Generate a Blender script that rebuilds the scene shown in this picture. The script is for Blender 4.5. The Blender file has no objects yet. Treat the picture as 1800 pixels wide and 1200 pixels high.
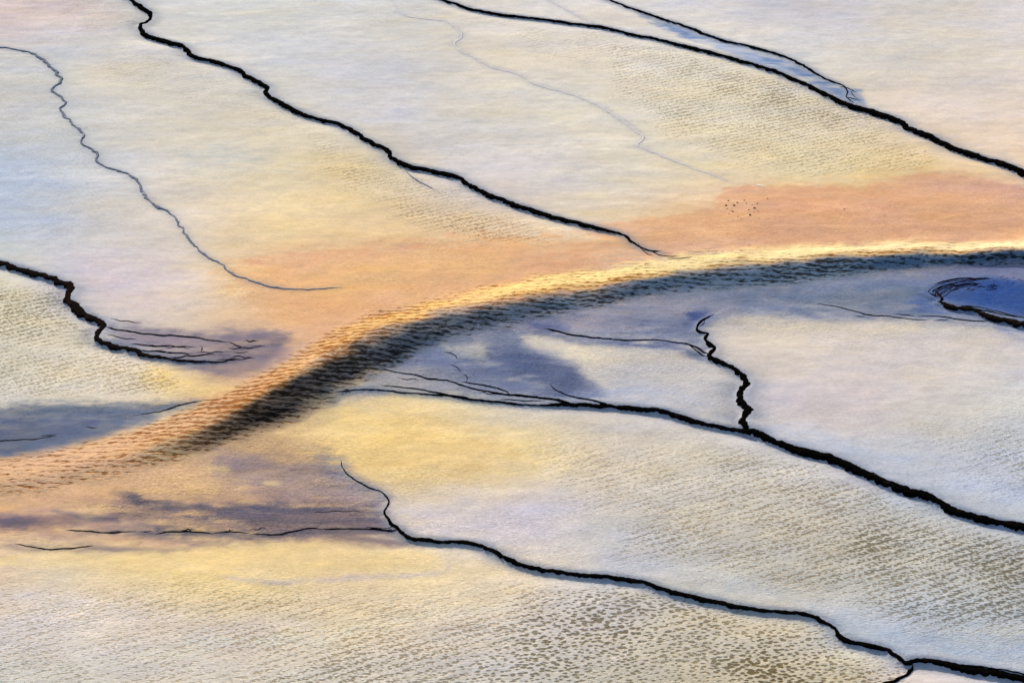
import bpy, math, random
import numpy as np
from mathutils import Vector

random.seed(7); rng = np.random.default_rng(7)
S = bpy.context.scene
COL = S.collection

# ---------------------------------------------------------------- camera, sky, sun, exposure
PITCH = math.radians(28.0)
FOC = 85.0
DIST = 71.0
CAMZ = DIST * math.sin(PITCH)
cd = bpy.data.cameras.new('camera'); cam = bpy.data.objects.new('camera', cd); COL.objects.link(cam)
cam.location = (0, 0, CAMZ); cam.rotation_euler = (math.pi/2 - PITCH, 0, 0)
cd.lens = FOC; cd.sensor_width = 36; cd.clip_start = 0.5; cd.clip_end = 20000
S.camera = cam
S.render.resolution_x = 1024; S.render.resolution_y = 682

SUN_EL = math.radians(21); SUN_AZ = math.radians(-24)      # azimuth measured from +Y (far side) towards +X
w = bpy.data.worlds.new('World'); S.world = w; w.use_nodes = True
wn = w.node_tree; sky = wn.nodes.new('ShaderNodeTexSky'); sky.sky_type = 'NISHITA'
sky.sun_disc = False; sky.sun_elevation = SUN_EL; sky.sun_rotation = SUN_AZ
sky.air_density = 1.0; sky.dust_density = 2.0
bg = wn.nodes['Background']; bg.inputs['Strength'].default_value = 0.12
wn.links.new(sky.outputs[0], bg.inputs['Color'])
sd = bpy.data.lights.new('sun', 'SUN'); sd.energy = 4.0; sd.angle = math.radians(0.5); sd.color = (1.0, 0.86, 0.70)
so = bpy.data.objects.new('sun', sd); COL.objects.link(so)
sdir = Vector((math.sin(SUN_AZ)*math.cos(SUN_EL), math.cos(SUN_AZ)*math.cos(SUN_EL), math.sin(SUN_EL)))
so.rotation_euler = sdir.to_track_quat('Z', 'Y').to_euler()
vs = S.view_settings; vs.view_transform = 'Standard'; vs.look = 'None'; vs.gamma = 1; vs.use_curve_mapping = False
vs.exposure = 0.93

# flat-ground light response per channel (picture linear value = albedo * GAIN), used to choose base colours
GAIN = np.array([1.50, 1.44, 1.40])

# ---------------------------------------------------------------- ground coordinates
F = FOC/36*1800
cp, sp = math.cos(PITCH), math.sin(PITCH)
def ground(px, py):
    """photo point (1800x1200) -> point on the flat z=0"""
    u = (np.asarray(px, float)-900)/F; v = -(np.asarray(py, float)-600)/F
    dy = cp + v*sp; dz = -sp + v*cp
    t = CAMZ/(-dz)
    return u*t, dy*t
def photo(x, y):
    t = y*cp + CAMZ*sp
    up = y*sp - CAMZ*cp
    return 900 + F*x/t, 600 - F*up/t
def mpp(x, y):
    return (y*cp + CAMZ*sp)/F         # metres per photo pixel

# ---------------------------------------------------------------- noise
def vnoise(x, y, seed):
    xi = np.floor(x).astype(np.int64); yi = np.floor(y).astype(np.int64)
    fx = x-xi; fy = y-yi; fx = fx*fx*(3-2*fx); fy = fy*fy*(3-2*fy)
    def h(a, b):
        n = (a*374761393 + b*668265263 + seed*982451653) & 0xffffffff
        n = ((n ^ (n >> 13))*1274126177) & 0xffffffff
        n = n ^ (n >> 16)
        return (n & 0xffff)/65535.0
    return (h(xi, yi)*(1-fx)+h(xi+1, yi)*fx)*(1-fy) + (h(xi, yi+1)*(1-fx)+h(xi+1, yi+1)*fx)*fy
def fbm(x, y, seed, o=4):
    s = 0; a = 1; t = 0
    for k in range(o):
        s = s + a*(vnoise(x*2**k, y*2**k, seed+17*k)-0.5); t += a; a *= 0.55
    return s/t*2           # about -1..1
def catmull(pts, step=2.0):
    P = [np.array(p, float) for p in pts]
    P = [2*P[0]-P[1]] + P + [2*P[-1]-P[-2]]
    out = []
    for i in range(1, len(P)-2):
        n = max(2, int(np.linalg.norm((P[i+1]-P[i])[:2])/step))
        for k in range(n):
            t = k/n
            out.append(0.5*((2*P[i]) + (-P[i-1]+P[i+1])*t + (2*P[i-1]-5*P[i]+4*P[i+1]-P[i+2])*t*t + (-P[i-1]+3*P[i]-3*P[i+1]+P[i+2])*t**3))
    out.append(P[-2])
    return np.array(out)

# ---------------------------------------------------------------- the rims (x, y, thickness) traced on the ground
RIM_A = [(205,-18,9),(230,0,9),(262,22,9),(265,32,9),(258,40,9),(246,43,9),(250,55,9),(268,66,10),(300,75,9),(322,82,10),(340,100,10),(375,108,9),(412,120,9),(440,137,10),(470,155,10),(468,165,10),(490,180,10),(540,203,9),(600,220,9),(640,243,9),(680,265,10),(690,278,10),(720,292,10),(760,300,9),(800,310,10),(830,328,10),(880,350,10),(940,371,10),(1000,388,9),(1050,401,8),(1090,411,6),(1110,424,5),(1130,437,4),(1160,443,2)]
RIM_B = [(745,-12,7),(780,0,7),(830,17,7),(900,28,7),(950,34,7),(1020,43,7),(1060,48,7),(1110,60,7),(1150,68,7),(1200,80,8),(1260,95,8),(1320,112,8),(1370,128,9),(1420,150,9),(1450,165,10),(1490,183,12),(1530,195,14),(1580,212,14),(1600,226,13),(1640,242,13),(1680,262,14),(1730,278,13),(1770,290,13),(1800,304,14),(1850,326,14)]
RIM_C = [(1035,-14,5),(1070,0,5),(1110,15,5),(1160,32,6),(1210,48,6),(1260,68,6),(1300,78,6),(1350,90,6),(1390,104,6),(1420,120,6),(1450,138,5),(1480,150,4),(1490,160,3),(1488,172,2.5),(1500,182,3)]
RIM_D = [(-60,448,12),(0,462,12),(40,473,13),(80,485,13),(110,497,13),(125,507,14),(118,525,12),(135,540,14),(150,552,14),(165,560,13),(183,568,13),(175,582,14),(170,596,13),(195,606,11),(225,612,9),(260,624,8),(300,632,6),(340,635,4),(390,635,2)]
RIM_E = [(590,690,2.5),(640,685,3),(680,687,3.5),(720,691,3.5),(780,695,4),(830,702,5),(900,708,4.5),(950,712,4.5),(990,710,7),(1060,713,8),(1110,716,9),(1160,722,10),(1200,733,10),(1245,746,9),(1300,752,9),(1330,760,13),(1370,778,14),(1420,793,15),(1460,803,16),(1500,820,17),(1550,845,17),(1600,862,17),(1630,870,18),(1660,888,16),(1700,903,15),(1750,916,15),(1800,925,16),(1860,938,16)]
RIM_F = [(1255,552,2),(1240,560,4),(1226,571,5),(1228,580,5),(1243,587,6),(1240,597,7),(1255,610,8),(1247,625,11),(1275,640,9),(1300,655,11),(1312,672,14),(1302,690,13),(1303,704,15),(1312,720,14),(1306,740,15),(1320,758,13)]
RIM_G = [(598,808,1.5),(604,825,2),(612,835,2.5),(640,852,3),(665,862,3),(683,880,3.5),(676,902,4.5),(700,930,7),(725,945,8),(770,951,7),(830,955,8),(860,965,8),(900,985,9),(940,998,9),(1000,1007,8),(1080,1015,9),(1130,1023,8),(1180,1040,9),(1250,1055,9),(1320,1070,8),(1380,1075,7),(1420,1080,8),(1450,1092,8),(1468,1105,8),(1480,1118,10),(1500,1127,9),(1550,1139,9),(1575,1152,8),(1590,1162,9),(1612,1160,9),(1660,1165,12),(1710,1175,14),(1760,1183,13),(1800,1190,13),(1860,1204,13)]
RIM_H = [(1648,529,7),(1670,537,10),(1710,545,10),(1740,555,13),(1770,562,13),(1800,570,14),(1860,584,14)]
RIM_I = [(-50,76,3),(0,83,3.5),(40,89,4),(70,100,5),(100,130,6),(106,143,6),(93,158,4.5),(116,180,4.5),(105,193,4.5),(125,215,4),(145,236,5),(143,250,5),(170,270,4.5),(173,285,4.5),(192,296,4.5),(215,302,4),(238,315,5),(250,335,5),(270,358,5),(300,374,4),(308,388,4.5),(320,402,4),(335,425,4),(358,448,4),(385,462,3.5),(405,478,3.5),(430,490,3),(470,502,3),(510,508,2.5),(545,508,2.5),(600,505,1.5)]
RIM_J = [(690,2,1.5),(705,25,2),(740,33,2),(780,38,2),(805,52,3),(812,65,3),(800,80,3),(830,100,2.5),(870,120,2.5),(910,130,2.5),(940,148,2.5),(1000,165,2.5),(1050,185,3),(1090,210,3),(1130,240,3.5),(1120,256,3),(1150,268,2.5),(1190,285,2.5),(1230,300,2),(1280,318,1.5)]
RIM_K = [(950,-8,2),(985,12,2.5),(1010,25,2.5),(1045,44,2)]
RIM_L = [(712,297,2),(730,315,3),(765,333,2)]

# ---------------------------------------------------------------- the swell (long curved bank)
CREST = [(-200,868),(0,838),(100,822),(200,800),(300,768),(380,735),(450,697),(520,655),(600,610),(680,578),(760,552),(860,530),(960,512),(1060,500),(1150,487),(1250,473),(1400,459),(1600,449),(1800,444),(2000,444)]
UPPER = [(-200,838),(0,806),(100,790),(200,770),(300,738),(380,702),(450,664),(520,622),(600,578),(680,548),(760,524),(860,503),(960,484),(1060,468),(1150,452),(1250,440),(1400,427),(1600,420),(1800,419),(2000,419)]
LOWER = [(-200,905),(0,872),(100,858),(200,836),(300,812),(380,785),(450,762),(520,728),(600,690),(680,648),(760,605),(860,575),(960,555),(1060,535),(1150,518),(1250,508),(1400,498),(1600,474),(1800,464),(2000,458)]
AMP   = [(-200,.08),(0,.10),(200,.12),(350,.16),(480,.22),(640,.24),(900,.24),(1200,.25),(1500,.27),(1800,.28),(2000,.28)]

# ---------------------------------------------------------------- sky reflections on the pools, painted as a colour chart, one row per 100 photo px
CHART = """
214,200,198 212,200,196 205,203,198 216,217,216 214,216,215 213,215,214 213,214,214 213,213,210 222,218,211 221,217,212 223,220,217 218,216,217 208,208,214 211,209,213 207,205,211 207,205,210 215,211,207 216,211,206 221,215,214
206,207,206 211,213,214 218,214,207 216,212,204 215,215,215 211,213,215 210,211,215 211,211,212 219,214,205 223,216,204 223,215,202 225,218,206 226,220,206 227,220,206 216,214,212 221,217,212 217,213,207 217,212,205 222,215,208
204,205,205 207,208,205 215,213,206 218,214,204 216,211,201 216,211,200 210,209,211 208,207,212 212,210,207 219,215,206 220,216,205 223,217,204 228,220,199 228,220,198 228,218,196 222,212,195 228,216,206 230,218,208 230,217,207
188,202,220 200,206,213 209,209,207 217,211,202 224,214,192 229,216,186 226,210,174 218,206,182 210,206,208 213,208,208 215,210,206 221,214,200 228,217,190 231,216,184 232,218,180 233,216,174 231,210,168 232,206,166 235,206,172
188,200,220 200,204,213 212,209,208 222,212,200 234,214,180 237,214,173 235,208,166 232,204,162 226,200,162 224,203,178 224,210,190 226,205,175 228,190,150 226,180,140 224,175,135 222,174,136 221,172,133 222,173,134 224,174,137
220,214,194 208,203,206 214,204,206 222,209,196 232,202,162 234,184,137 234,180,132 235,182,132 232,180,132 230,176,132 220,170,135 180,160,150 140,145,155 138,143,158 134,142,160 138,147,166 142,152,174 110,125,165 100,118,165
222,216,194 226,218,198 226,214,200 222,204,186 222,190,164 222,184,152 216,180,148 180,165,155 175,172,176 160,162,176 200,195,190 204,198,192 190,186,190 216,206,196 219,209,197 216,206,199 213,204,199 213,205,199 206,201,206
216,211,198 218,212,200 222,212,196 226,208,176 216,180,142 200,170,140 222,200,160 226,206,162 216,206,182 196,194,196 188,188,198 184,186,198 190,189,202 206,201,206 209,201,206 211,202,202 213,205,199 207,205,204 202,204,206
206,170,138 208,170,136 214,174,134 218,182,138 200,170,140 204,172,134 236,206,148 236,206,142 236,209,150 233,211,160 222,207,176 214,204,189 211,205,193 206,203,198 207,205,204 206,205,210 196,201,213 197,202,213 196,202,213
228,186,138 222,184,146 220,186,146 214,180,142 206,172,138 198,168,140 200,172,144 224,208,190 210,202,203 206,199,206 207,202,200 205,201,195 204,200,195 202,199,192 201,198,192 198,199,200 197,202,209 194,201,213 188,198,214
230,206,176 228,210,176 235,212,166 242,216,154 243,216,152 241,215,157 234,209,168 240,217,167 230,212,178 226,210,184 214,207,200 198,200,209 196,200,208 196,199,202 194,196,196 192,194,193 190,194,195 188,193,197 184,190,200
216,209,206 218,210,204 220,210,201 222,211,200 224,212,197 225,213,195 230,216,190 223,211,195 220,210,198 216,208,198 211,204,195 206,200,190 202,196,184 200,195,182 198,195,188 194,203,216 180,192,212 181,193,210 176,187,202
209,209,206 211,208,203 214,210,204 213,208,201 211,206,198 209,204,195 211,205,195 211,205,195 208,203,193 205,200,190 201,197,186 199,194,181 198,193,178 198,192,177 195,190,175 192,188,175 206,202,209 209,206,216 197,198,211
"""
chart = np.array([[[int(c) for c in cell.split(',')] for cell in row.split()] for row in CHART.strip().split('\n')], float)*np.array([1.018, 1.002, .982])

# soft-edged patches of reflected sky, painted into the water's colour: (polygon, colour, strength, softness, edge warp)
PATCH = [
 # orange areas
 ([(1010,400),(1090,386),(1200,380),(1245,368),(1275,332),(1340,326),(1400,322),(1500,330),(1560,322),(1590,310),(1625,296),(1700,306),(1800,336),(2000,360),(2000,425),(1400,432),(1200,452),(1140,455),(1070,425)], (225,174,137), .92, 7, 5),
 ([(395,476),(470,446),(560,446),(640,436),(700,444),(770,432),(850,412),(930,426),(1020,414),(1080,418),(1160,452),(1060,470),(900,500),(760,524),(660,556),(560,600),(500,585),(470,545),(430,520)], (237,186,136), .8, 26, 12),
 ([(440,460),(560,438),(690,430),(760,424),(690,450),(560,458)], (224,166,134), .6, 12, 6),
 ([(1540,300),(1600,292),(1640,288),(1620,300),(1580,318),(1500,322),(1460,318)], (232,196,130), .5, 12, 6),
 ([(1300,350),(1420,340),(1560,352),(1640,345),(1560,372),(1420,380),(1330,376)], (216,160,136), .5, 14, 8),
 ([(1640,318),(1760,322),(1900,330),(1900,352),(1780,350),(1700,332)], (210,160,146), .6, 10, 6),
 ([(1250,400),(1500,385),(1900,380),(1900,408),(1500,415),(1300,432)], (206,158,124), .5, 12, 6),
 ([(740,430),(960,420),(1090,420),(1000,445),(840,452)], (232,176,132), .5, 18, 8),
 ([(560,470),(700,462),(840,452),(900,466),(760,490),(640,512),(560,520)], (244,196,134), .55, 20, 14),
 ([(520,540),(640,530),(720,520),(640,560),(560,590)], (226,170,138), .4, 14, 10),
 ([(900,455),(1020,440),(1120,450),(1020,470),(920,480)], (224,168,136), .5, 14, 10),
 ([(1340,330),(1500,336),(1620,318),(1760,340),(1620,362),(1460,356)], (234,178,134), .5, 14, 12),
 # pale blue left
 ([(-200,300),(60,290),(120,330),(110,400),(40,440),(-200,440)], (190,200,216), .45, 34, 16),
 ([(-200,120),(60,110),(110,170),(60,260),(-200,270)], (206,203,200), .5, 24, 14),
 ([(-100,-50),(180,-60),(210,20),(180,60),(60,62),(-100,60)], (216,198,198), .6, 18, 14),
 ([(300,250),(380,240),(470,270),(520,290),(430,300),(330,298)], (196,198,194), .35, 14, 10),
 ([(150,460),(290,462),(350,520),(240,560),(150,540)], (212,196,200), .5, 24, 14),
 ([(30,560),(160,600),(300,640),(370,680),(300,690),(120,640),(0,630)], (232,218,190), .5, 16, 10),
 ([(260,632),(330,650),(410,680),(380,705),(300,690),(250,660)], (246,212,142), .8, 14, 6),
 # mauve bowl with dark strands
 ([(186,572),(260,574),(330,590),(395,578),(460,574),(512,588),(506,622),(466,650),(392,666),(345,654),(300,640),(205,610)], (118,112,130), .95, 9, 4, .2),
 ([(215,588),(300,596),(370,602),(345,608),(250,602)], (176,156,158), .75, 6, 4),
 ([(400,650),(470,640),(520,600),(545,600),(500,640),(430,668)], (196,160,150), .5, 14, 5),
 # slate left
 ([(-150,728),(0,716),(120,708),(250,712),(355,704),(345,714),(250,742),(150,776),(60,796),(0,803),(-150,815)], (96,110,136), .97, 7, 5, .12),
 ([(-100,740),(60,742),(170,745),(110,762),(0,772),(-100,775)], (92,102,140), .6, 12, 5),
 ([(50,802),(160,780),(250,752),(340,722),(380,706),(340,738),(240,770),(130,800),(50,812)], (232,196,158), .6, 7, 4),
 # slate beyond the swell's foot
 ([(575,712),(640,668),(700,628),(760,592),(860,562),(1000,544),(1100,526),(1300,512),(1500,496),(1700,474),(1900,466),(1900,590),(1780,574),(1700,572),(1600,566),(1480,562),(1400,560),(1320,546),(1262,552),(1234,580),(1244,612),(1150,606),(1050,604),(950,584),(930,600),(1000,650),(1060,700),(1000,706),(900,704),(800,690),(700,684)], (122,132,160), .93, 8, 7, .25),
 ([(880,572),(1000,552),(1150,532),(1300,524),(1280,545),(1180,560),(1080,566),(960,575)], (176,164,166), .55, 12, 8),
 ([(1000,560),(1080,556),(1130,572),(1080,578),(1020,572)], (178,164,166), .7, 10, 5),
 ([(1060,560),(1140,556),(1225,552),(1215,592),(1140,588),(1090,578)], (116,124,152), .7, 12, 6),
 ([(935,566),(980,564),(1000,578),(960,586),(935,578)], (98,108,146), .7, 8, 4),
 ([(1215,545),(1240,540),(1250,556),(1225,572),(1212,565)], (70,86,140), .7, 8, 4),
 ([(790,610),(840,592),(880,604),(890,640),(850,648),(800,630)], (206,196,180), .8, 12, 8),
 ([(920,590),(1000,592),(1100,606),(1200,612),(1250,630),(1290,660),(1296,735),(1240,740),(1160,716),(1100,706),(1050,690),(1020,660),(960,625),(910,606)], (206,199,193), .93, 12, 9),
 ([(950,592),(1050,606),(1130,614),(1090,630),(1000,622),(940,606)], (226,212,188), .6, 12, 8),
 ([(880,594),(930,606),(1000,640),(1040,690),(980,690),(900,670),(820,640),(760,634),(820,622),(880,634)], (110,120,148), .7, 12, 6, .4),
 ([(860,598),(900,606),(950,622),(1000,644),(1036,672),(1062,700),(1010,698),(960,680),(905,655),(866,630)], (88,100,136), .85, 9, 5, .45),
 ([(940,576),(1000,590),(1100,600),(1190,604),(1240,616),(1246,630),(1190,618),(1100,610),(1010,602),(950,588)], (92,104,142), .85, 5, 2, .1),
 ([(905,586),(960,592),(1010,612),(1080,640),(1050,650),(980,622),(920,604)], (228,214,190), .75, 8, 4),
 ([(760,636),(830,640),(900,664),(960,686),(900,684),(820,664)], (96,106,142), .7, 7, 4, .3),
 ([(640,664),(700,650),(760,662),(820,684),(740,680),(660,680)], (176,170,172), .6, 8, 4, .3),
 ([(1010,690),(1100,668),(1200,690),(1280,720),(1200,716),(1100,704)], (192,194,206), .5, 10, 6, .3),
 ([(1050,690),(1100,690),(1220,716),(1290,735),(1230,742),(1130,714)], (170,176,196), .5, 14, 6),
 ([(700,640),(780,640),(850,665),(920,684),(850,684),(760,668)], (126,132,156), .6, 12, 7),
 ([(610,700),(660,670),(720,640),(770,650),(780,676),(700,680)], (158,156,164), .6, 12, 7),
 ([(1260,520),(1440,515),(1600,500),(1640,515),(1640,545),(1500,540),(1380,532)], (108,124,150), .85, 14, 8),
 # blue pool right
 ([(1646,528),(1634,513),(1660,496),(1720,488),(1900,484),(1900,582),(1780,560),(1720,546),(1680,538)], (50,80,144), .97, 4, 3),
 ([(1640,505),(1720,490),(1750,492),(1720,505),(1672,520),(1654,526)], (84,96,132), .5, 8, 3),
 ([(1755,484),(1820,482),(1900,482),(1900,496),(1790,494)], (182,160,176), .6, 6, 3),
 ([(1600,520),(1640,500),(1650,534),(1690,545),(1650,552),(1610,540)], (84,106,160), .6, 9, 4),
 ([(1740,566),(1900,584),(1900,610),(1800,590)], (110,126,170), .7, 9, 4),
 ([(1290,560),(1360,550),(1440,568),(1600,572),(1740,580),(1640,590),(1440,586),(1330,580)], (226,212,190), .6, 10, 6),
 ([(1440,640),(1600,650),(1900,640),(1900,680),(1600,690),(1480,668)], (206,200,202), .4, 20, 12),
 ([(1330,740),(1440,760),(1600,800),(1760,850),(1900,860),(1900,920),(1700,895),(1500,812),(1340,760)], (190,197,214), .7, 22, 10),
 # blue between the two upper rims
 ([(1130,24),(1210,52),(1300,84),(1390,108),(1440,134),(1486,156),(1515,160),(1520,184),(1490,180),(1440,152),(1380,128),(1340,118),(1280,92),(1210,66),(1150,40)], (104,130,178), .95, 4, 2, .45),
 ([(1230,70),(1300,86),(1340,98),(1330,110),(1270,92)], (196,200,212), .8, 5, 5),
 ([(1340,112),(1380,120),(1410,128),(1390,134)], (200,206,218), .7, 5, 5),
 ([(1360,90),(1440,78),(1450,100),(1410,108)], (190,196,212), .4, 12, 8),
 ([(1560,180),(1700,200),(1900,240),(1900,280),(1720,270),(1620,225)], (234,214,200), .5, 22, 8),
 # yellow tongue right of the swell foot
 ([(570,712),(680,702),(800,720),(880,760),(960,780),(1010,800),(960,850),(860,862),(760,870),(700,880),(660,850),(620,826),(590,800),(560,770),(500,760)], (238,208,148), .6, 34, 14),
 ([(600,720),(690,712),(740,740),(700,770),(640,760),(600,745)], (244,212,142), .7, 18, 8),
 ([(640,726),(780,740),(900,790),(820,830),(700,840),(640,800)], (236,200,138), .5, 24, 12),
 ([(700,880),(860,868),(1000,858),(1050,880),(960,960),(860,955),(760,942),(700,905)], (207,198,203), .6, 22, 10),
 ([(1000,765),(1024,795),(985,835),(880,866),(700,884),(870,856),(950,832),(990,800)], (240,222,190), .6, 7, 8),
 ([(660,800),(760,812),(900,810),(900,822),(760,826),(660,812)], (228,196,140), .4, 8, 6),
 ([(640,706),(760,712),(900,724),(880,740),(720,730),(640,722)], (214,196,170), .5, 12, 6),
 ([(240,1150),(420,1110),(560,1120),(700,1080),(900,1052),(880,1066),(700,1096),(560,1136),(420,1126),(250,1168)], (230,224,206), .6, 9, 10),
 ([(-50,1050),(120,1040),(240,1070),(320,1090),(240,1086),(100,1060)], (226,216,212), .5, 8, 8),
 # lower left fan
 ([(250,860),(330,852),(380,862),(330,872)], (246,208,140), .7, 8, 5),
 ([(-100,880),(60,820),(260,800),(400,820),(330,850),(120,860),(0,890)], (230,186,148), .6, 18, 10),
 ([(380,800),(560,800),(610,820),(640,856),(676,870),(672,915),(540,900),(430,862),(380,830)], (152,134,138), .85, 18, 10, .3),
 ([(560,800),(600,806),(610,836),(660,868),(680,886),(664,896),(612,860),(580,830)], (128,128,150), .5, 10, 5),
 ([(-60,904),(20,908),(90,914),(130,904),(190,888),(215,866),(250,872),(310,884),(400,888),(600,882),(676,894),(700,930),(745,952),(640,958),(560,944),(480,946),(330,950),(270,944),(170,932),(60,926),(-60,922)], (100,94,110), .92, 7, 5, .5),
 ([(-60,948),(20,952),(90,960),(160,956),(260,966),(330,964),(290,974),(180,968),(60,966),(-60,958)], (104,98,114), .9, 4, 3, .5),
 ([(60,866),(260,852),(420,868),(640,876),(700,930),(740,955),(560,952),(300,962),(100,950),(-60,930),(-60,890)], (176,142,136), .5, 20, 10, .4),
 ([(200,864),(240,866),(262,880),(330,886),(420,888),(500,884),(640,892),(560,900),(420,904),(300,900),(240,888)], (92,92,112), .75, 4, 3),
 ([(92,898),(140,904),(205,908),(208,918),(150,914)], (98,94,112), .8, 3, 2),
 ([(-60,900),(60,910),(120,926),(60,930),(-60,914)], (104,96,112), .7, 4, 3),
 ([(130,934),(260,926),(450,932),(640,925),(695,935),(560,940),(450,946),(280,944)], (86,88,108), .7, 4, 2),
 ([(300,912),(420,904),(560,908),(680,912),(560,922),(400,920)], (94,94,112), .7, 5, 3),
 ([(340,958),(420,952),(540,946),(430,964)], (122,112,122), .7, 4, 3),
 ([(250,800),(330,790),(350,800),(280,812)], (240,204,144), .6, 6, 5),
 ([(360,820),(400,818),(405,828),(365,830)], (236,204,150), .7, 5, 4),
 ([(460,846),(490,848),(488,856),(462,856)], (228,200,156), .7, 4, 4),
 ([(-60,870),(90,850),(250,850),(220,872),(60,890),(-60,896)], (236,190,144), .5, 10, 8),
 ([(60,924),(180,916),(240,926),(160,934),(60,934)], (226,180,142), .6, 5, 5),
 ([(100,926),(150,924),(150,934),(100,936)], (232,196,148), .7, 4, 4),
 ([(110,900),(180,890),(200,900),(150,908)], (238,200,146), .7, 5, 5),
 ([(370,912),(430,916),(435,922),(380,920)], (230,194,150), .7, 4, 3),
 ([(240,928),(272,928),(270,934),(245,934)], (222,186,150), .6, 3, 3),
 ([(180,942),(280,948),(320,958),(200,954)], (226,184,146), .7, 6, 5),
 ([(-100,984),(120,978),(300,968),(450,950),(560,950),(660,962),(760,970),(786,990),(760,1004),(620,1006),(480,1016),(330,1006),(160,992),(-100,996)], (241,212,156), .85, 12, 8),
 ([(330,1008),(480,1022),(620,1012),(780,1004),(790,988),(796,1000),(770,1012),(620,1020),(480,1030)], (204,188,184), .55, 5, 4),
 ([(600,1060),(760,1050),(920,1020),(900,1040),(760,1080),(620,1100),(500,1110)], (240,218,176), .55, 18, 14),
 ([(0,1170),(200,1150),(360,1110),(330,1150),(150,1190)], (222,220,212), .45, 20, 14),
 # blue shelf lower right
 ([(1440,1086),(1480,1080),(1620,1110),(1900,1140),(1900,1186),(1700,1168),(1600,1152),(1540,1136),(1480,1118)], (166,184,212), .75, 16, 8),
 ([(1230,1040),(1400,1060),(1460,1085),(1560,1096),(1440,1060),(1300,1020)], (196,204,216), .5, 16, 8),
 ([(1520,880),(1640,905),(1800,945),(1900,960),(1900,930),(1700,905),(1560,855)], (186,198,216), .7, 10, 8),
]
# ripple strength patches: (polygon, value, softness)
RIP = [
 ([(880,1030),(1100,1028),(1300,1080),(1420,1092),(1500,1135),(1590,1172),(1540,1260),(700,1260),(780,1120)], .82, 30),
 ([(-200,1020),(300,1030),(700,1040),(900,1040),(800,1260),(-200,1260)], .36, 30),
 ([(600,1130),(900,1100),(1000,1260),(300,1260)], .66, 50),
 ([(1120,860),(1300,800),(1420,815),(1560,885),(1700,930),(1900,970),(1900,1130),(1700,1110),(1500,1060),(1280,1010),(1100,980)], .58, 40),
 ([(1500,930),(1900,990),(1900,1090),(1640,1070),(1480,1000)], .74, 30),
 ([(960,780),(1250,780),(1250,960),(1000,880)], .30, 70),
 ([(-200,472),(100,502),(160,600),(280,640),(320,690),(-200,705)], .40, 14),
 ([(-200,500),(90,520),(130,570),(60,590),(-200,580)], .85, 20),
 ([(1050,58),(1250,105),(1440,170),(1600,240),(1640,290),(1560,318),(1320,300),(1150,230),(1080,160)], .42, 26),
 ([(1180,88),(1400,150),(1540,210),(1480,230),(1250,150)], .62, 24),
 ([(840,25),(1050,56),(1080,120),(960,110)], .3, 20),
 ([(520,220),(760,310),(900,365),(1020,410),(880,425),(720,400),(560,300)], .32, 26),
 ([(700,370),(820,380),(960,420),(860,425)], .6, 14),
 ([(120,110),(300,90),(430,135),(560,225),(440,220),(250,160)], .22, 20),
 ([(1600,780),(1900,700),(1900,900),(1700,860)], .34, 40),
 ([(100,-30),(230,10),(230,60),(120,60)], .2, 10),
]

# ---------------------------------------------------------------- build the maps on a world grid
STEP = 0.075
X0, X1, Y0, Y1 = -27.0, 27.0, 41.0, 104.0
nx = int((X1-X0)/STEP)+1; ny = int((Y1-Y0)/STEP)+1
gx = np.linspace(X0, X1, nx); gy = np.linspace(Y0, Y1, ny)
GX, GY = np.meshgrid(gx, gy)                    # shape (ny, nx)
PX, PY = photo(GX, GY)

def seg_dist(x, y, pts):
    """distance to polyline, signed by side, and arclength parameter"""
    best = np.full(x.shape, 1e9); side = np.zeros(x.shape); arc = np.zeros(x.shape); L = 0
    for a, b in zip(pts[:-1], pts[1:]):
        d = b[:2]-a[:2]; l2 = d@d
        if l2 < 1e-12: continue
        t = np.clip(((x-a[0])*d[0]+(y-a[1])*d[1])/l2, 0, 1)
        qx = x-(a[0]+t*d[0]); qy = y-(a[1]+t*d[1])
        dd = qx*qx+qy*qy
        m = dd < best
        best[m] = dd[m]; side[m] = np.sign(d[0]*qy-d[1]*qx)[m]; arc[m] = (L+t*math.sqrt(l2))[m]
        L += math.sqrt(l2)
    return np.sqrt(best), side, arc
def poly_mask(x, y, poly, soft):
    P = np.array(poly, float)
    out = np.zeros(x.shape)
    bb = (x > P[:,0].min()-2*soft) & (x < P[:,0].max()+2*soft) & (y > P[:,1].min()-2*soft) & (y < P[:,1].max()+2*soft)
    if not bb.any(): return out
    xs = x[bb]; ys = y[bb]
    ins = np.zeros(xs.shape, bool)
    n = len(P)
    for i in range(n):
        x1, y1 = P[i]; x2, y2 = P[(i+1) % n]
        c = ((y1 > ys) != (y2 > ys))
        with np.errstate(divide='ignore', invalid='ignore'):
            c &= xs < (x2-x1)*(ys-y1)/(y2-y1+1e-12)+x1
        ins ^= c
    d, _, _ = seg_dist(xs, ys, np.vstack([P, P[:1]]))
    sd_ = np.where(ins, d, -d)
    t = np.clip(sd_/soft*0.5+0.5, 0, 1)
    out[bb] = t*t*(3-2*t)
    return out
def s2l(c):
    c = np.asarray(c, float)/255
    return np.where(c <= 0.04045, c/12.92, ((c+0.055)/1.055)**2.4)

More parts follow.
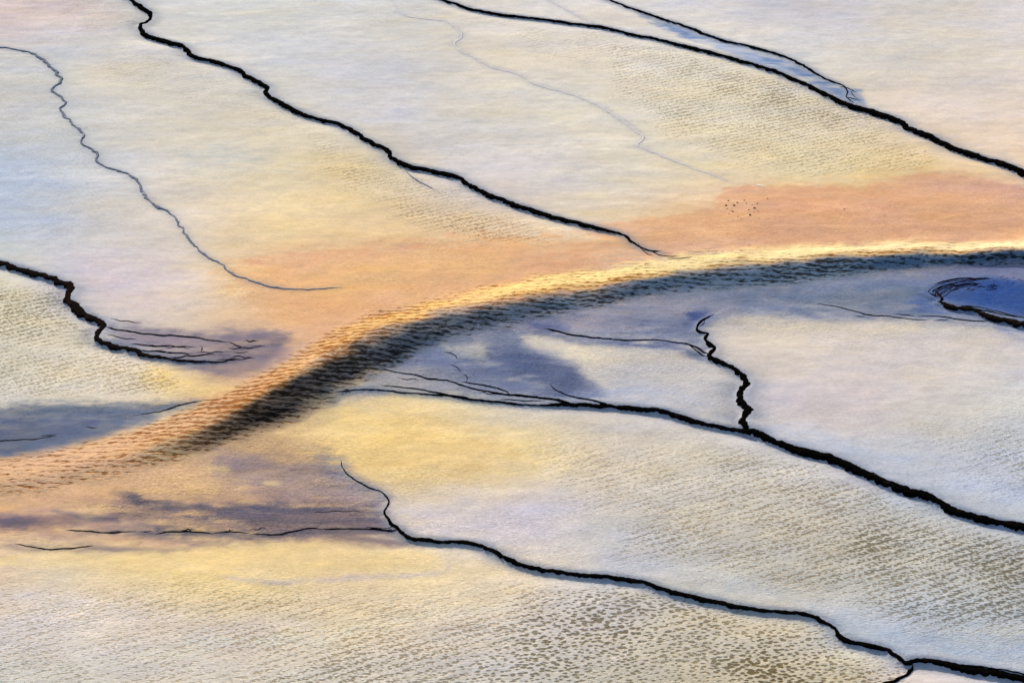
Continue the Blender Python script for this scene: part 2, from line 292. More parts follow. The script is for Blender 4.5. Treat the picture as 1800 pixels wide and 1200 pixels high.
# warped chart lookups: long streaks along x
wx = fbm(GX*0.35, GY*0.22, 3)*34; wy = fbm(GX*0.30, GY*0.20, 5)*22 + fbm(GX*0.9, GY*1.3, 8)*5
u = np.clip((PX+wx)/100, 0, 17.999); v = np.clip((PY+wy)/100, 0, 11.999)
ui = u.astype(int); vi = v.astype(int); fu = (u-ui); fv = (v-vi); fu = fu*fu*(3-2*fu)*.5+fu*.5; fv = fv*fv*(3-2*fv)*.5+fv*.5
fu = fu[..., None]; fv = fv[..., None]
rgb = (chart[vi, ui]*(1-fu)+chart[vi, ui+1]*fu)*(1-fv) + (chart[vi+1, ui]*(1-fu)+chart[vi+1, ui+1]*fu)*fv
# edge warps (fine and coarse)
e1 = fbm(GX*0.8, GY*0.9, 21, 5); e2 = fbm(GX*0.8, GY*0.9, 22, 5)
f1 = fbm(GX*3.0, GY*4.0, 31, 4); f2 = fbm(GX*3.0, GY*4.0, 32, 4)
strk = fbm(GX*0.26+GY*0.10, GY*2.3, 77, 5)
fst = fbm(GX*1.6+GY*.3, GY*5.0, 79, 4)
for poly, colr, al, soft, wp, *st in PATCH:
    if colr[0] < 150 or len(poly) < 9: soft *= 1.9
    m = poly_mask(PX + e1*wp*2.6 + f1*(wp*.9+3), PY + e2*wp*1.3 + f2*(wp*.6+2), poly, soft)*al
    if st: m = m*(1-st[0]*np.clip(strk*6+.0, 0, 1))
    m = np.clip(m + 2.2*m*(1-m)*(fst+.5*f1), 0, 1)
    m = m*(0.9+0.18*np.clip(e1+f2*.5, -1, 1)); m = np.clip(m, 0, 1)[..., None]
    rgb = rgb*(1-m)+np.array(colr, float)*m
# drifting tonal variation
marb = fbm(GX*.22+GY*.10+wx*.01, GY*.9-GX*.12+wy*.02, 141, 5); marb = np.clip(1-np.abs(marb)*6, 0, 1)**2*np.clip(.5+fbm(GX*.15, GY*.2, 142, 3)*1.6, 0, 1)
rgb = rgb + marb[..., None]*np.array([12, 11, 8])
lr = (np.clip((PX-1000)/500, 0, 1)*np.clip((PY-820)/160, 0, 1))[..., None]; rgb = rgb + lr*np.array([5, 0, -9])
tone = fbm(GX*0.28+4, GY*0.75, 41, 5); hue = fbm(GX*0.2+9, GY*0.5, 43, 4)
rgb = rgb*(1+0.055*tone[..., None]) + hue[..., None]*np.array([4.0, 1.0, -6.0]) + fbm(GX*.55+GY*.2, GY*1.5-GX*.15, 46, 4)[..., None]*np.array([6.0, 2.5, -7.0]) + fbm(GX*.8, GY*2.6, 48, 4)[..., None]*np.array([4., 4., 5.])
rip = np.full(GX.shape, 0.06)
for poly, val, soft in RIP:
    m = poly_mask(PX+e1*30, PY+e2*18, poly, soft)
    rip = rip*(1-m)+val*m
rip = np.clip(rip*(1+0.55*fbm(GX*0.5, GY*0.5, 55, 4)), 0, 1.3)

# swell
crest = catmull(CREST, 8) + np.array([0, 9]); cxw, cyw = ground(crest[:,0], crest[:,1]); CR = np.stack([cxw, cyw], 1)
dC, sC, _ = seg_dist(GX, GY, CR)
yc = np.interp(PX, crest[:,0], crest[:,1]); 
up = catmull(UPPER, 8); lo = catmull(LOWER, 8)
yu = np.interp(PX, up[:,0], up[:,1]); yl = np.interp(PX, lo[:,0], lo[:,1])
amp = np.interp(PX, [a[0] for a in AMP], [a[1] for a in AMP])
# -1 at the upper foot, 0 on the crest, +1 at the lower foot
band = np.where(PY < yc, (PY-yc)/(yc-yu), (PY-yc)/(yl-yc))
prof = np.where(band < 0, np.exp(-(band*1.25)**2*1.6), np.exp(-(band*1.0)**2*1.5))
band = band + .20*fbm(GX*.7, GY*.6, 182, 4) + .10*fbm(GX*2.2, GY*2.6, 183, 3)
prof = np.where(band < 0, np.exp(-(band*1.25)**2*1.6), np.exp(-(band*1.0)**2*1.5))
amp = .84*amp*np.clip(1+.35*fbm(GX*.5, GY*.35, 180, 3), .5, 1.4)
Z = amp*prof
bank = np.clip(1.25-np.abs(band+0.05*e1), 0, 1); bank = np.clip(bank*2.2, 0, 1)
bankr = bank*np.interp(PX, [0, 250, 420, 620, 760, 1000, 1300, 1800], [.42, .55, 1.0, 1.1, .95, .85, .85, .85])
strk0 = fbm(GX*0.6+GY*0.1, GY*2.0, 177, 4)
bankr *= np.clip(1+.7*fbm(GX*.6, GY*.8, 178, 3), 0, 1.2)
bankr *= np.where(band < .12+.1*strk0, np.interp(PX, [0, 400, 650, 900, 1200, 1800], [1, .95, .8, .45, .3, .2]), 1.0)
bankr = np.maximum(bankr, np.interp(PX, [420, 640], [0, .85])*np.exp(-((band+.08)/.2)**2)*np.clip(.9+.6*strk0, 0, 1))
# sunlit far side and shaded near side painted into the swell's colour
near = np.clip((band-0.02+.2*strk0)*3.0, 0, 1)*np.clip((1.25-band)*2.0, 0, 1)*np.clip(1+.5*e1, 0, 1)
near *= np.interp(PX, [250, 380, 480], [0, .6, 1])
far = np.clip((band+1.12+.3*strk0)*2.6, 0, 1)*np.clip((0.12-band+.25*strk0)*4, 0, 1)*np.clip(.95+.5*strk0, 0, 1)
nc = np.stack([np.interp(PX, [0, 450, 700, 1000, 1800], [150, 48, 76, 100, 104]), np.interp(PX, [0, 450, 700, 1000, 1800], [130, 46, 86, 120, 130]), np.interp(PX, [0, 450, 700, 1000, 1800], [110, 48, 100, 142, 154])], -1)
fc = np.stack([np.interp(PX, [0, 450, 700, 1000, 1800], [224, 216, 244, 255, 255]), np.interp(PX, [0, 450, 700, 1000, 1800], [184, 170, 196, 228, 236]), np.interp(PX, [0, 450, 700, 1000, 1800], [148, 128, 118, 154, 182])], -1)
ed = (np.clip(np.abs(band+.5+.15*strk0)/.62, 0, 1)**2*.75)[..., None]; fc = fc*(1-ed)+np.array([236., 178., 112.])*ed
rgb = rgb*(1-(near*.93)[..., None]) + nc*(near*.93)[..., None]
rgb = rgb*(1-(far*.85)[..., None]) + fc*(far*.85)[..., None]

# rims: step down on the near side, bluish sky reflection painted beside them
RIMS = dict(A=RIM_A, B=RIM_B, C=RIM_C, D=RIM_D, E=RIM_E, F=RIM_F, G=RIM_G, H=RIM_H)
def world_line(pts, step=2.5):
    c = catmull(pts, step); x, y = ground(c[:,0], c[:,1]); return np.stack([x, y, np.maximum(c[:,2], .6)], 1)
LINES = {k: world_line(p) for k, p in RIMS.items()}
for k, p in (('I', RIM_I), ('J', RIM_J), ('K', RIM_K), ('L', RIM_L)): LINES[k] = world_line(p)
for k, Lw in LINES.items():
    C_ = Lw[::3]
    m = (GX > C_[:,0].min()-2) & (GX < C_[:,0].max()+2) & (GY > C_[:,1].min()-2) & (GY < C_[:,1].max()+2)
    d, s, arc = seg_dist(GX[m], GY[m], C_)
    al = np.concatenate([[0], np.cumsum(np.hypot(*np.diff(C_[:,:2], axis=0).T))])
    wd = np.interp(arc, al, C_[:,2])*0.0165
    strength = 1 if k in 'ABCDEFGH' else .35
    low = -0.07*strength*np.clip(wd/0.12, 0, 1.4)*np.exp(-(d/0.55)**2)*(s < 0) 
    high = 0.035*strength*np.clip(wd/0.12, 0, 1.4)*np.exp(-(d/0.35)**2)*(s > 0)
    if k in 'GEF': pass
    Z[m] += (low + high)*(1-np.exp(-(d/.13)**2))
    g = np.exp(-(np.maximum(d-wd*.5, 0)/(0.10+0.9*wd))**1.2)*np.clip(wd/0.05, .3, 1)*(.62 if k in 'ABCDEFGH' else .28)
    rr = rgb[m]; g = np.clip(g*(1+.5*f1[m]), 0, 1)[:, None]
    base = np.array([138., 147., 165.]); rgb[m] = rr*(1-g) + base*g
    rim_fade = np.exp(-(d/0.35)**2)*(s > 0)
    rip[m] *= 1-.8*rim_fade
Z += 0.02*fbm(GX*0.6, GY*0.5, 61, 4)
Z += 0.006*fbm(GX*2.4, GY*2.4, 67, 2)
rip *= 1-np.clip(bank*1.2, 0, 1)
rip *= np.clip(1-poly_mask(PX, PY, [(1010,400),(1245,368),(1275,332),(1625,296),(2000,330),(2000,430),(1140,455)], 8)*.9, 0, 1)
alb = np.clip(s2l(np.clip(rgb, 0, 255))/GAIN, 0.002, 0.86)

coarse = poly_mask(PX+e1*20, PY+e2*10, [(1000,1020),(1180,1040),(1420,1075),(1620,1150),(1600,1300),(700,1300),(860,1130)], 60)
grain = np.full(GX.shape, .25)
for poly, val, soft in [([(240,780),(560,740),(640,850),(700,930),(500,950),(150,900),(300,830)], .9, 30), ([(400,420),(1100,400),(1800,320),(1900,420),(1200,460),(700,540),(500,600),(380,520)], .45, 20),
                        ([(560,700),(640,660),(900,560),(1300,520),(1800,480),(1800,600),(1300,600),(1300,740),(1000,720)], .55, 16), ([(600,730),(1900,700),(1900,1300),(-200,1300),(-200,1010),(700,1000)], .5, 30),
                        ([(-200,470),(120,510),(380,680),(380,720),(-200,720)], .5, 14), ([(-200,90),(90,110),(200,300),(150,420),(-200,400)], .45, 14), ([(-200,880),(300,780),(520,700),(700,600),(900,530),(1900,440),(1900,490),(1000,580),(560,740),(300,840),(-200,920)], .6, 20)]:
    m = poly_mask(PX+e1*24, PY+e2*14, poly, soft); grain = grain*(1-m)+val*m
fil = np.zeros(GX.shape)
for poly in ([(-100,880),(300,850),(560,790),(620,800),(690,900),(720,940),(500,960),(200,980),(-100,970)], [(190,575),(520,585),(480,660),(300,650)], [(620,690),(760,600),(900,560),(1250,530),(1250,600),(960,600),(1040,700)], [(1260,520),(1640,510),(1740,560),(1400,560)], [(-100,720),(340,705),(200,760),(-100,800)]):
    fil = np.maximum(fil, poly_mask(PX+e1*20, PY+e2*10, poly, 14))
grain = np.clip(grain*(1+.8*fbm(GX*.5, GY*.8, 91, 4)), 0, 1.2)

# ---------------------------------------------------------------- regions (pools) by flood fill between the rims
ST = 2
sx = GX[::ST, ::ST]; sy = GY[::ST, ::ST]; H_, W_ = sx.shape
barrier = np.zeros(sx.shape, bool)
def block(pts, wdt=0.16):
    P = np.array(pts)[:, :2]
    m = (sx > P[:,0].min()-1) & (sx < P[:,0].max()+1) & (sy > P[:,1].min()-1) & (sy < P[:,1].max()+1)
    d, _, _ = seg_dist(sx[m], sy[m], P[::3] if len(P) > 60 else P)
    b = barrier[m]; b |= d < wdt; barrier[m] = b
def gl(pts):
    x, y = ground([p[0] for p in pts], [p[1] for p in pts]); return np.stack([x, y], 1)
for k in 'ABCDEFGHIJ': block(LINES[k])
JOIN = [[(1160,443),(1190,452)], [(390,635),(440,650),(400,690)], [(355,704),(385,702)], [(600,505),(700,520),(760,524)],
        [(1280,318),(1262,360),(1240,372),(1090,386),(1050,402)], [(1280,318),(1340,326),(1500,328),(1590,310),(1625,296),(1720,300),(1800,325),(1900,350),(2100,420)],
        [(590,690),(560,705)], [(598,808),(560,780),(500,755),(460,758)], [(1255,552),(1262,512)], [(1648,529),(1634,513),(1660,496),(1720,488),(1900,484),(2100,478)],
        [(1488,172),(1490,183)], [(0,716),(120,708),(250,712),(355,704)], [(0,716),(-400,740)], [(1860,938),(2100,990)], [(1860,1204),(2100,1250)], [(1850,326),(2100,420)], [(-60,448),(-400,380)], [(-50,76),(-400,40)],
        [(205,-18),(100,-120),(0,-400)], [(745,-12),(600,-80),(400,-400)], [(1035,-14),(900,-80),(750,-400)], [(690,2),(620,-60),(450,-400)], [(1860,584),(2100,640)],
        [(1605,1162),(1600,1175),(1585,1188),(1560,1200),(1450,1260),(1300,1400)]]
for j in JOIN: block(gl(catmull([(a, b, 1) for a, b in j], 10)[:, :2]))
block(gl(UPPER)); block(gl(LOWER))
SEEDS = {  # name, label, (photo point)
 'left_outer': (40, 300), 'left_inner': (330, 300), 'centre_top': (700, 180), 'right_top': (1200, 200), 'between': (1000, 15), 'corner': (1650, 80),
 'orange_left': (700, 470), 'orange_right': (1500, 380), 'low_left': (60, 640), 'slate_left': (100, 740), 'bank': (900, 530), 'slate_mid': (1150, 640), 'right_mid': (1550, 680),
 'blue': (1780, 520), 'wide_right': (1000, 850), 'front': (600, 1100), 'corner_low': (1700, 1192), }
names = list(SEEDS)
lab = np.zeros(sx.shape, np.int16)
for i, n_ in enumerate(names):
    x, y = ground(*SEEDS[n_]); lab[int(np.clip((y-Y0)/(STEP*ST), 0, H_-1)), int(np.clip((x-X0)/(STEP*ST), 0, W_-1))] = i+1
def spread(lab, free):
    while True:
        n_ = lab.copy()
        for sl_a, sl_b in (((slice(1, None), slice(None)), (slice(None, -1), slice(None))), ((slice(None, -1), slice(None)), (slice(1, None), slice(None))),
                           ((slice(None), slice(1, None)), (slice(None), slice(None, -1))), ((slice(None), slice(None, -1)), (slice(None), slice(1, None)))):
            a = n_[sl_a]; b = n_[sl_b]; t = (a == 0) & (b > 0) & free[sl_a]; a[t] = b[t]
        if (n_ == lab).all(): return lab
        lab = n_
lab = spread(lab, ~barrier)
lab = spread(lab, np.ones_like(barrier))
LAB = lab[np.minimum(np.arange(ny)//ST, H_-1)][:, np.minimum(np.arange(nx)//ST, W_-1)]

# ---------------------------------------------------------------- materials
def newmat(name):
    m = bpy.data.materials.new(name); m.use_nodes = True
    return m, m.node_tree, m.node_tree.nodes['Principled BSDF']
def N(nt, typ, **kw):
    n = nt.nodes.new(typ)
    for k, v_ in kw.items():
        if k.startswith('_'): n.inputs[k[1:]].default_value = v_
        else: setattr(n, k, v_)
    return n
def math_(nt, op, a, b=None, clamp=False):
    n = nt.nodes.new('ShaderNodeMath'); n.operation = op; n.use_clamp = clamp
    for i, q in enumerate((a, b)):
        if q is None: continue
        if isinstance(q, (int, float)): n.inputs[i].default_value = q
        else: nt.links.new(q, n.inputs[i])
    return n.outputs[0]
def smooth(nt, val, lo, hi):
    n = nt.nodes.new('ShaderNodeMapRange'); n.interpolation_type = 'SMOOTHSTEP'
    for nm, q in (('Value', val), ('From Min', lo), ('From Max', hi)):
        if isinstance(q, (int, float)): n.inputs[nm].default_value = q
        else: nt.links.new(q, n.inputs[nm])
    return n.outputs[0]
def mix(nt, fac, a, b, blend='MIX'):
    n = nt.nodes.new('ShaderNodeMix'); n.data_type = 'RGBA'; n.blend_type = blend
    for nm, q in ((0, fac), (6, a), (7, b)):
        if isinstance(q, (int, float)): n.inputs[nm].default_value = q
        elif isinstance(q, tuple): n.inputs[nm].default_value = (*q, 1)
        else: nt.links.new(q, n.inputs[nm])
    return n.outputs[2]

def N_sep(nt, c):
    n = N(nt, 'ShaderNodeSeparateColor'); nt.links.new(c, n.inputs[0]); return n.outputs[0]
def pool_material():
    m, nt, bs = newmat('rippled_mineral_water')
    L = nt.links.new
    geo = N(nt, 'ShaderNodeNewGeometry')
    def coords(rot, sc, warp=0.0, wscale=1.0):
        mp = N(nt, 'ShaderNodeMapping'); mp.inputs['Rotation'].default_value = (0, 0, math.radians(rot)); mp.inputs['Scale'].default_value = (sc[0], sc[1], 1)
        if warp:
            nz = N(nt, 'ShaderNodeTexNoise', _Scale=wscale, _Detail=2.0); L(geo.outputs['Position'], nz.inputs['Vector'])
            sb = N(nt, 'ShaderNodeVectorMath', operation='SUBTRACT'); L(nz.outputs['Color'], sb.inputs[0]); sb.inputs[1].default_value = (.5, .5, .5)
            sc_ = N(nt, 'ShaderNodeVectorMath', operation='SCALE'); L(sb.outputs[0], sc_.inputs[0]); sc_.inputs['Scale'].default_value = warp
            ad = N(nt, 'ShaderNodeVectorMath', operation='ADD'); L(geo.outputs['Position'], ad.inputs[0]); L(sc_.outputs[0], ad.inputs[1]); L(ad.outputs[0], mp.inputs['Vector'])
        else: L(geo.outputs['Position'], mp.inputs['Vector'])
        return mp.outputs[0]
    col = N(nt, 'ShaderNodeAttribute', attribute_name='painted_tone').outputs['Color']  # base colour with sky reflections and the swell's light and shade painted in
    rp = N(nt, 'ShaderNodeAttribute', attribute_name='ripple').outputs['Fac']
    bk = N(nt, 'ShaderNodeAttribute', attribute_name='swell').outputs['Fac']
    cs = N(nt, 'ShaderNodeAttribute', attribute_name='coarse').outputs['Fac']
    gr = N(nt, 'ShaderNodeAttribute', attribute_name='grain').outputs['Fac']
    # pocket ripples (short scallops in loose oblique rows)
    v1 = N(nt, 'ShaderNodeTexVoronoi', voronoi_dimensions='2D', feature='F1', _Scale=1.0, _Randomness=0.85); L(coords(-24, (8.2, 10.8), .16, 1.6), v1.inputs['Vector'])
    nz = N(nt, 'ShaderNodeTexNoise', noise_dimensions='2D', _Scale=1.0, _Detail=3.0, _Roughness=.6); L(coords(-25, (7.0, 18.5), .07, 3.0), nz.inputs['Vector'])
    nl = N(nt, 'ShaderNodeTexNoise', noise_dimensions='2D', _Scale=1.0, _Detail=2.0); L(coords(20, (.8, 1.1)), nl.inputs['Vector'])
    v2 = N(nt, 'ShaderNodeTexVoronoi', voronoi_dimensions='2D', feature='F1', _Scale=1.0, _Randomness=0.8); L(coords(-30, (5.8, 8.2), .2, 1.2), v2.inputs['Vector'])
    nz2 = N(nt, 'ShaderNodeTexNoise', noise_dimensions='2D', _Scale=1.0, _Detail=3.0, _Roughness=.6); L(coords(-14, (5.2, 10.5), .1, 2.0), nz2.inputs['Vector'])
    cfld = math_(nt, 'ADD', math_(nt, 'ADD', v2.outputs['Distance'], .0), math_(nt, 'MULTIPLY', math_(nt, 'SUBTRACT', nz2.outputs['Fac'], .5), .95))
    sx_ = N(nt, 'ShaderNodeSeparateXYZ'); L(coords(-27, (25, 25), .30, .55), sx_.inputs[0])
    row = math_(nt, 'MULTIPLY', math_(nt, 'ADD', math_(nt, 'SINE', sx_.outputs['Y']), 1.0), .5)
    fld = math_(nt, 'ADD', math_(nt, 'MULTIPLY', v1.outputs['Distance'], .62), math_(nt, 'MULTIPLY', math_(nt, 'SUBTRACT', nz.outputs['Fac'], .5), 1.15))
    fld = math_(nt, 'ADD', fld, math_(nt, 'MULTIPLY', row, .26)); cfld = math_(nt, 'ADD', cfld, math_(nt, 'MULTIPLY', math_(nt, 'SUBTRACT', row, .3), .14))
    fm = N(nt, 'ShaderNodeMix'); L(cs, fm.inputs[0]); L(fld, fm.inputs[2]); L(cfld, fm.inputs[3]); fld = fm.outputs[0]
    thr = math_(nt, 'ADD', math_(nt, 'MULTIPLY', rp, .27), math_(nt, 'MULTIPLY', math_(nt, 'SUBTRACT', nl.outputs['Fac'], .5), .42))
    pock = math_(nt, 'SUBTRACT', 1.0, smooth(nt, fld, math_(nt, 'SUBTRACT', thr, .02), math_(nt, 'ADD', thr, .26)))
    pock = math_(nt, 'MULTIPLY', pock, smooth(nt, rp, .02, .45))
    # long-crested ripples on the swell
    wv = N(nt, 'ShaderNodeTexNoise', noise_dimensions='2D', _Scale=1.0, _Detail=2.4, _Roughness=.55); L(coords(6, (4.3, 15.5), .16, 1.8), wv.inputs['Vector'])
    wav = N(nt, 'ShaderNodeTexWave', wave_type='BANDS', bands_direction='Y', _Scale=1.15, _Distortion=5.0, _Detail=1.5); wav.inputs['Detail Scale'].default_value = .9; L(coords(3, (1.0, 1.0), .5, .7), wav.inputs['Vector'])
    wvf = math_(nt, 'ADD', math_(nt, 'MULTIPLY', wv.outputs['Fac'], .82), math_(nt, 'MULTIPLY', wav.outputs['Fac'], .18))
    bthr = math_(nt, 'SUBTRACT', .70, math_(nt, 'MULTIPLY', bk, .23))
    bthr = math_(nt, 'ADD', bthr, math_(nt, 'MULTIPLY', math_(nt, 'SUBTRACT', nl.outputs['Fac'], .5), -.22))
    bp = smooth(nt, wvf, math_(nt, 'SUBTRACT', bthr, .10), math_(nt, 'ADD', bthr, .14))
    bp = math_(nt, 'MULTIPLY', bp, smooth(nt, bk, .02, .3))
    # fine grain
    fg = N(nt, 'ShaderNodeTexNoise', noise_dimensions='2D', _Scale=1.0, _Detail=4.0, _Roughness=.65); L(coords(-6, (7, 13)), fg.inputs['Vector'])
    mg = N(nt, 'ShaderNodeTexNoise', noise_dimensions='2D', _Scale=1.0, _Detail=4.0, _Roughness=.6); L(coords(4, (.9, 3.2), .5, .6), mg.inputs['Vector'])
    fg2 = N(nt, 'ShaderNodeTexNoise', noise_dimensions='2D', _Scale=1.0, _Detail=3.0, _Roughness=.7); L(coords(-20, (14, 24)), fg2.inputs['Vector'])
    g1 = math_(nt, 'MULTIPLY', math_(nt, 'ADD', math_(nt, 'SUBTRACT', fg.outputs['Fac'], .5), math_(nt, 'SUBTRACT', fg2.outputs['Fac'], .5)), math_(nt, 'ADD', math_(nt, 'MULTIPLY', gr, .75), .08))
    g2 = math_(nt, 'MULTIPLY', math_(nt, 'SUBTRACT', mg.outputs['Fac'], .5), .26)
    mm = N(nt, 'ShaderNodeTexNoise', noise_dimensions='2D', _Scale=1.0, _Detail=5.0, _Roughness=.7); L(coords(-10, (2.2, 4.6), .4, .8), mm.inputs['Vector'])
    g3 = math_(nt, 'MULTIPLY', math_(nt, 'SUBTRACT', mm.outputs['Fac'], .5), .26)
    gain = math_(nt, 'ADD', math_(nt, 'ADD', math_(nt, 'ADD', g1, g2), g3), 1.0)
    vm = N(nt, 'ShaderNodeVectorMath', operation='SCALE'); L(col, vm.inputs[0]); L(gain, vm.inputs['Scale'])
    base = vm.outputs[0]
    fa = N(nt, 'ShaderNodeAttribute', attribute_name='filament').outputs['Fac']
    fn = N(nt, 'ShaderNodeTexNoise', noise_dimensions='2D', _Scale=1.0, _Detail=4.0, _Roughness=.6); L(coords(5, (.75, 4.2), .25, 1.5), fn.inputs['Vector'])
    fr = math_(nt, 'ABSOLUTE', math_(nt, 'SUBTRACT', fn.outputs['Fac'], .5))
    fr = math_(nt, 'MULTIPLY', math_(nt, 'SUBTRACT', 1.0, smooth(nt, fr, .0, .022)), math_(nt, 'MULTIPLY', fa, smooth(nt, nl.outputs['Fac'], .42, .62)))
    base = mix(nt, math_(nt, 'MULTIPLY', fr, .6), base, mix(nt, 1.0, base, (.30, .28, .28), 'MULTIPLY'))
    wf = math_(nt, 'MULTIPLY', smooth(nt, fg2.outputs['Fac'], .69, .76), smooth(nt, nl.outputs['Fac'], .35, .6))
    base = mix(nt, math_(nt, 'MULTIPLY', wf, .55), base, (.62, .60, .58))
    # ripple hollows without sky reflection, painted as the olive brown bed showing
    bed_tint = mix(nt, 1.0, base, mix(nt, smooth(nt, rp, .25, .85), (.50, .39, .19), (.22, .18, .09)), 'MULTIPLY')
    base = mix(nt, math_(nt, 'MULTIPLY', pock, math_(nt, 'ADD', math_(nt, 'MULTIPLY', rp, .5), .38, True)), base, bed_tint)
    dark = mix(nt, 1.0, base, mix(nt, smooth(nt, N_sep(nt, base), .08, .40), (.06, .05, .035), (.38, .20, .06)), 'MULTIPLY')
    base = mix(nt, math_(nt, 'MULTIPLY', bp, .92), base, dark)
    L(base, bs.inputs['Base Color'])
    h = math_(nt, 'ADD', math_(nt, 'MULTIPLY', pock, -.022), math_(nt, 'MULTIPLY', math_(nt, 'ADD', fg.outputs['Fac'], math_(nt, 'MULTIPLY', fg2.outputs['Fac'], .5)), math_(nt, 'ADD', math_(nt, 'MULTIPLY', gr, .032), .004)))
    h = math_(nt, 'ADD', h, math_(nt, 'MULTIPLY', bp, -.05))
    h = math_(nt, 'ADD', h, math_(nt, 'MULTIPLY', math_(nt, 'MULTIPLY', nz.outputs['Fac'], math_(nt, 'ADD', rp, .1)), .02))
    bm = N(nt, 'ShaderNodeBump', _Strength=.6, _Distance=1.0); L(h, bm.inputs['Height']); L(bm.outputs[0], bs.inputs['Normal'])
    bs.inputs['Roughness'].default_value = .5
    bs.inputs['Specular IOR Level'].default_value = .0
    return m
MP = pool_material()
def rim_material(name, c, c2, rough=.6, alpha=None):
    m, nt, bs = newmat(name)
    geo = N(nt, 'ShaderNodeNewGeometry')
    nz = N(nt, 'ShaderNodeTexNoise', _Scale=2.5, _Detail=5.0, _Roughness=.65); nt.links.new(geo.outputs['Position'], nz.inputs['Vector'])
    nt.links.new(mix(nt, smooth(nt, nz.outputs['Fac'], .52, .72), c, c2), bs.inputs['Base Color'])
    bm = N(nt, 'ShaderNodeBump', _Strength=.4, _Distance=.02); nt.links.new(nz.outputs['Fac'], bm.inputs['Height']); nt.links.new(bm.outputs[0], bs.inputs['Normal'])
    bs.inputs['Roughness'].default_value = rough; bs.inputs['Specular IOR Level'].default_value = 0.0
    return m
M_BLACK = rim_material('black_wet_sinter', (.002, .0018, .0016), (.006, .0045, .003))
M_BROWN = rim_material('brown_wet_sinter', (.007, .005, .004), (.022, .013, .008))
M_SLATE = rim_material('slate_grey_sinter', (.12, .14, .18), (.28, .29, .32))
M_PALE = rim_material('pale_grey_sinter', (.45, .43, .45), (.49, .47, .47))

# ---------------------------------------------------------------- pool meshes
gz, gxx = np.gradient(Z, STEP); nrm = np.stack([-gxx, -gz, np.ones_like(Z)], -1); nrm /= np.linalg.norm(nrm, axis=-1, keepdims=True)
def props(o, label=None, cat=None, group=None, kind=None):
    if label: o['label'] = label
    if cat: o['category'] = cat
    if group: o['group'] = group
    if kind: o['kind'] = kind
    return o
def grid_object(name, cellmask):
    cy, cx = np.nonzero(cellmask)
    v00 = cy*nx+cx; quads = np.stack([v00, v00+1, v00+nx+1, v00+nx], 1)
    used, inv = np.unique(quads, return_inverse=True); inv = inv.reshape(quads.shape)
    me = bpy.data.meshes.new(name)
    co = np.stack([GX.ravel()[used], GY.ravel()[used], Z.ravel()[used]], 1)
    me.vertices.add(len(used)); me.vertices.foreach_set('co', co.ravel().astype(np.float32))
    me.loops.add(quads.size); me.loops.foreach_set('vertex_index', inv.ravel().astype(np.int32))
    me.polygons.add(len(quads)); me.polygons.foreach_set('loop_start', np.arange(0, quads.size, 4, dtype=np.int32))
    me.polygons.foreach_set('use_smooth', np.ones(len(quads), bool))
    me.update(calc_edges=True)
    a = me.attributes.new('painted_tone', 'FLOAT_COLOR', 'POINT')
    c4 = np.ones((len(used), 4), np.float32); c4[:, :3] = alb.reshape(-1, 3)[used]; a.data.foreach_set('color', c4.ravel())
    for nm, arr in (('ripple', rip), ('swell', bankr), ('coarse', coarse), ('grain', grain), ('filament', fil)):
        a = me.attributes.new(nm, 'FLOAT', 'POINT'); a.data.foreach_set('value', arr.ravel()[used].astype(np.float32))
    me.normals_split_custom_set_from_vertices(nrm.reshape(-1, 3)[used])
    me.materials.append(MP)
    o = bpy.data.objects.new(name, me); COL.objects.link(o)
    return o
cellLab = LAB[:-1, :-1]
NAME = dict(bank='swell', blue='deep_pool')
LABEL = dict(left_outer='pale blue shallow pool left of the thin grey crooked rim', left_inner='cream shallow pool between the thin grey rim and the long black rim',
 centre_top='smooth lavender pool right of the long black rim', right_top='cream finely pitted pool under the twin black rims', between='pale narrow strip of water between the twin black rims',
 corner='pale pink smooth water in the far right corner', orange_left='orange shallow water above the curved swell, left of the fading black rim', orange_right='peach orange flat with a scalloped edge above the bright end of the swell',
 low_left='speckled cream pool below the thick dark rim at the left edge', slate_left='slate blue wedge of water tapering towards the swell', bank='long curved rippled swell, golden on its far side and dark on its near side',
 slate_mid='slate blue water with pale cloudy tongues below the swell', right_mid='broad pale lavender pool right of the crooked upright rim', blue='deep blue pool fringed by brown strands',
 wide_right='wide rippled pool between the thickest black rim and the lowest one', front='foreground pool with yellow streak and coarse olive ripples', corner_low='pale lavender sliver of water below the lowest rim')
for i, n_ in enumerate(names):
    cm = cellLab == i+1
    if not cm.any(): print('EMPTY REGION', n_); continue
    o = grid_object(NAME.get(n_, 'pool'), cm); props(o, LABEL[n_], 'swell' if n_ == 'bank' else 'pool', kind='structure')
    print('region', n_, int(cm.sum()))
# everything beyond: one wide sheet to the horizon with an opening just under the pools
def outer_ground():
    me = bpy.data.meshes.new('ground')
    R_ = 9000
    v_ = [(-R_, -R_, -.25), (R_, -R_, -.25), (R_, R_, -.25), (-R_, R_, -.25)]
    me.from_pydata(v_, [], [(0, 1, 2, 3)])
    m, nt, bs = newmat('pale_sinter_ground')
    geo = N(nt, 'ShaderNodeNewGeometry'); nz = N(nt, 'ShaderNodeTexNoise', _Scale=.12, _Detail=6.0); nt.links.new(geo.outputs['Position'], nz.inputs['Vector'])
    nt.links.new(mix(nt, nz.outputs['Fac'], (.40, .38, .36), (.52, .44, .34)), bs.inputs['Base Color']); bs.inputs['Roughness'].default_value = .6
    me.materials.append(m); o = bpy.data.objects.new('ground', me); COL.objects.link(o); props(o, kind='structure')
outer_ground()

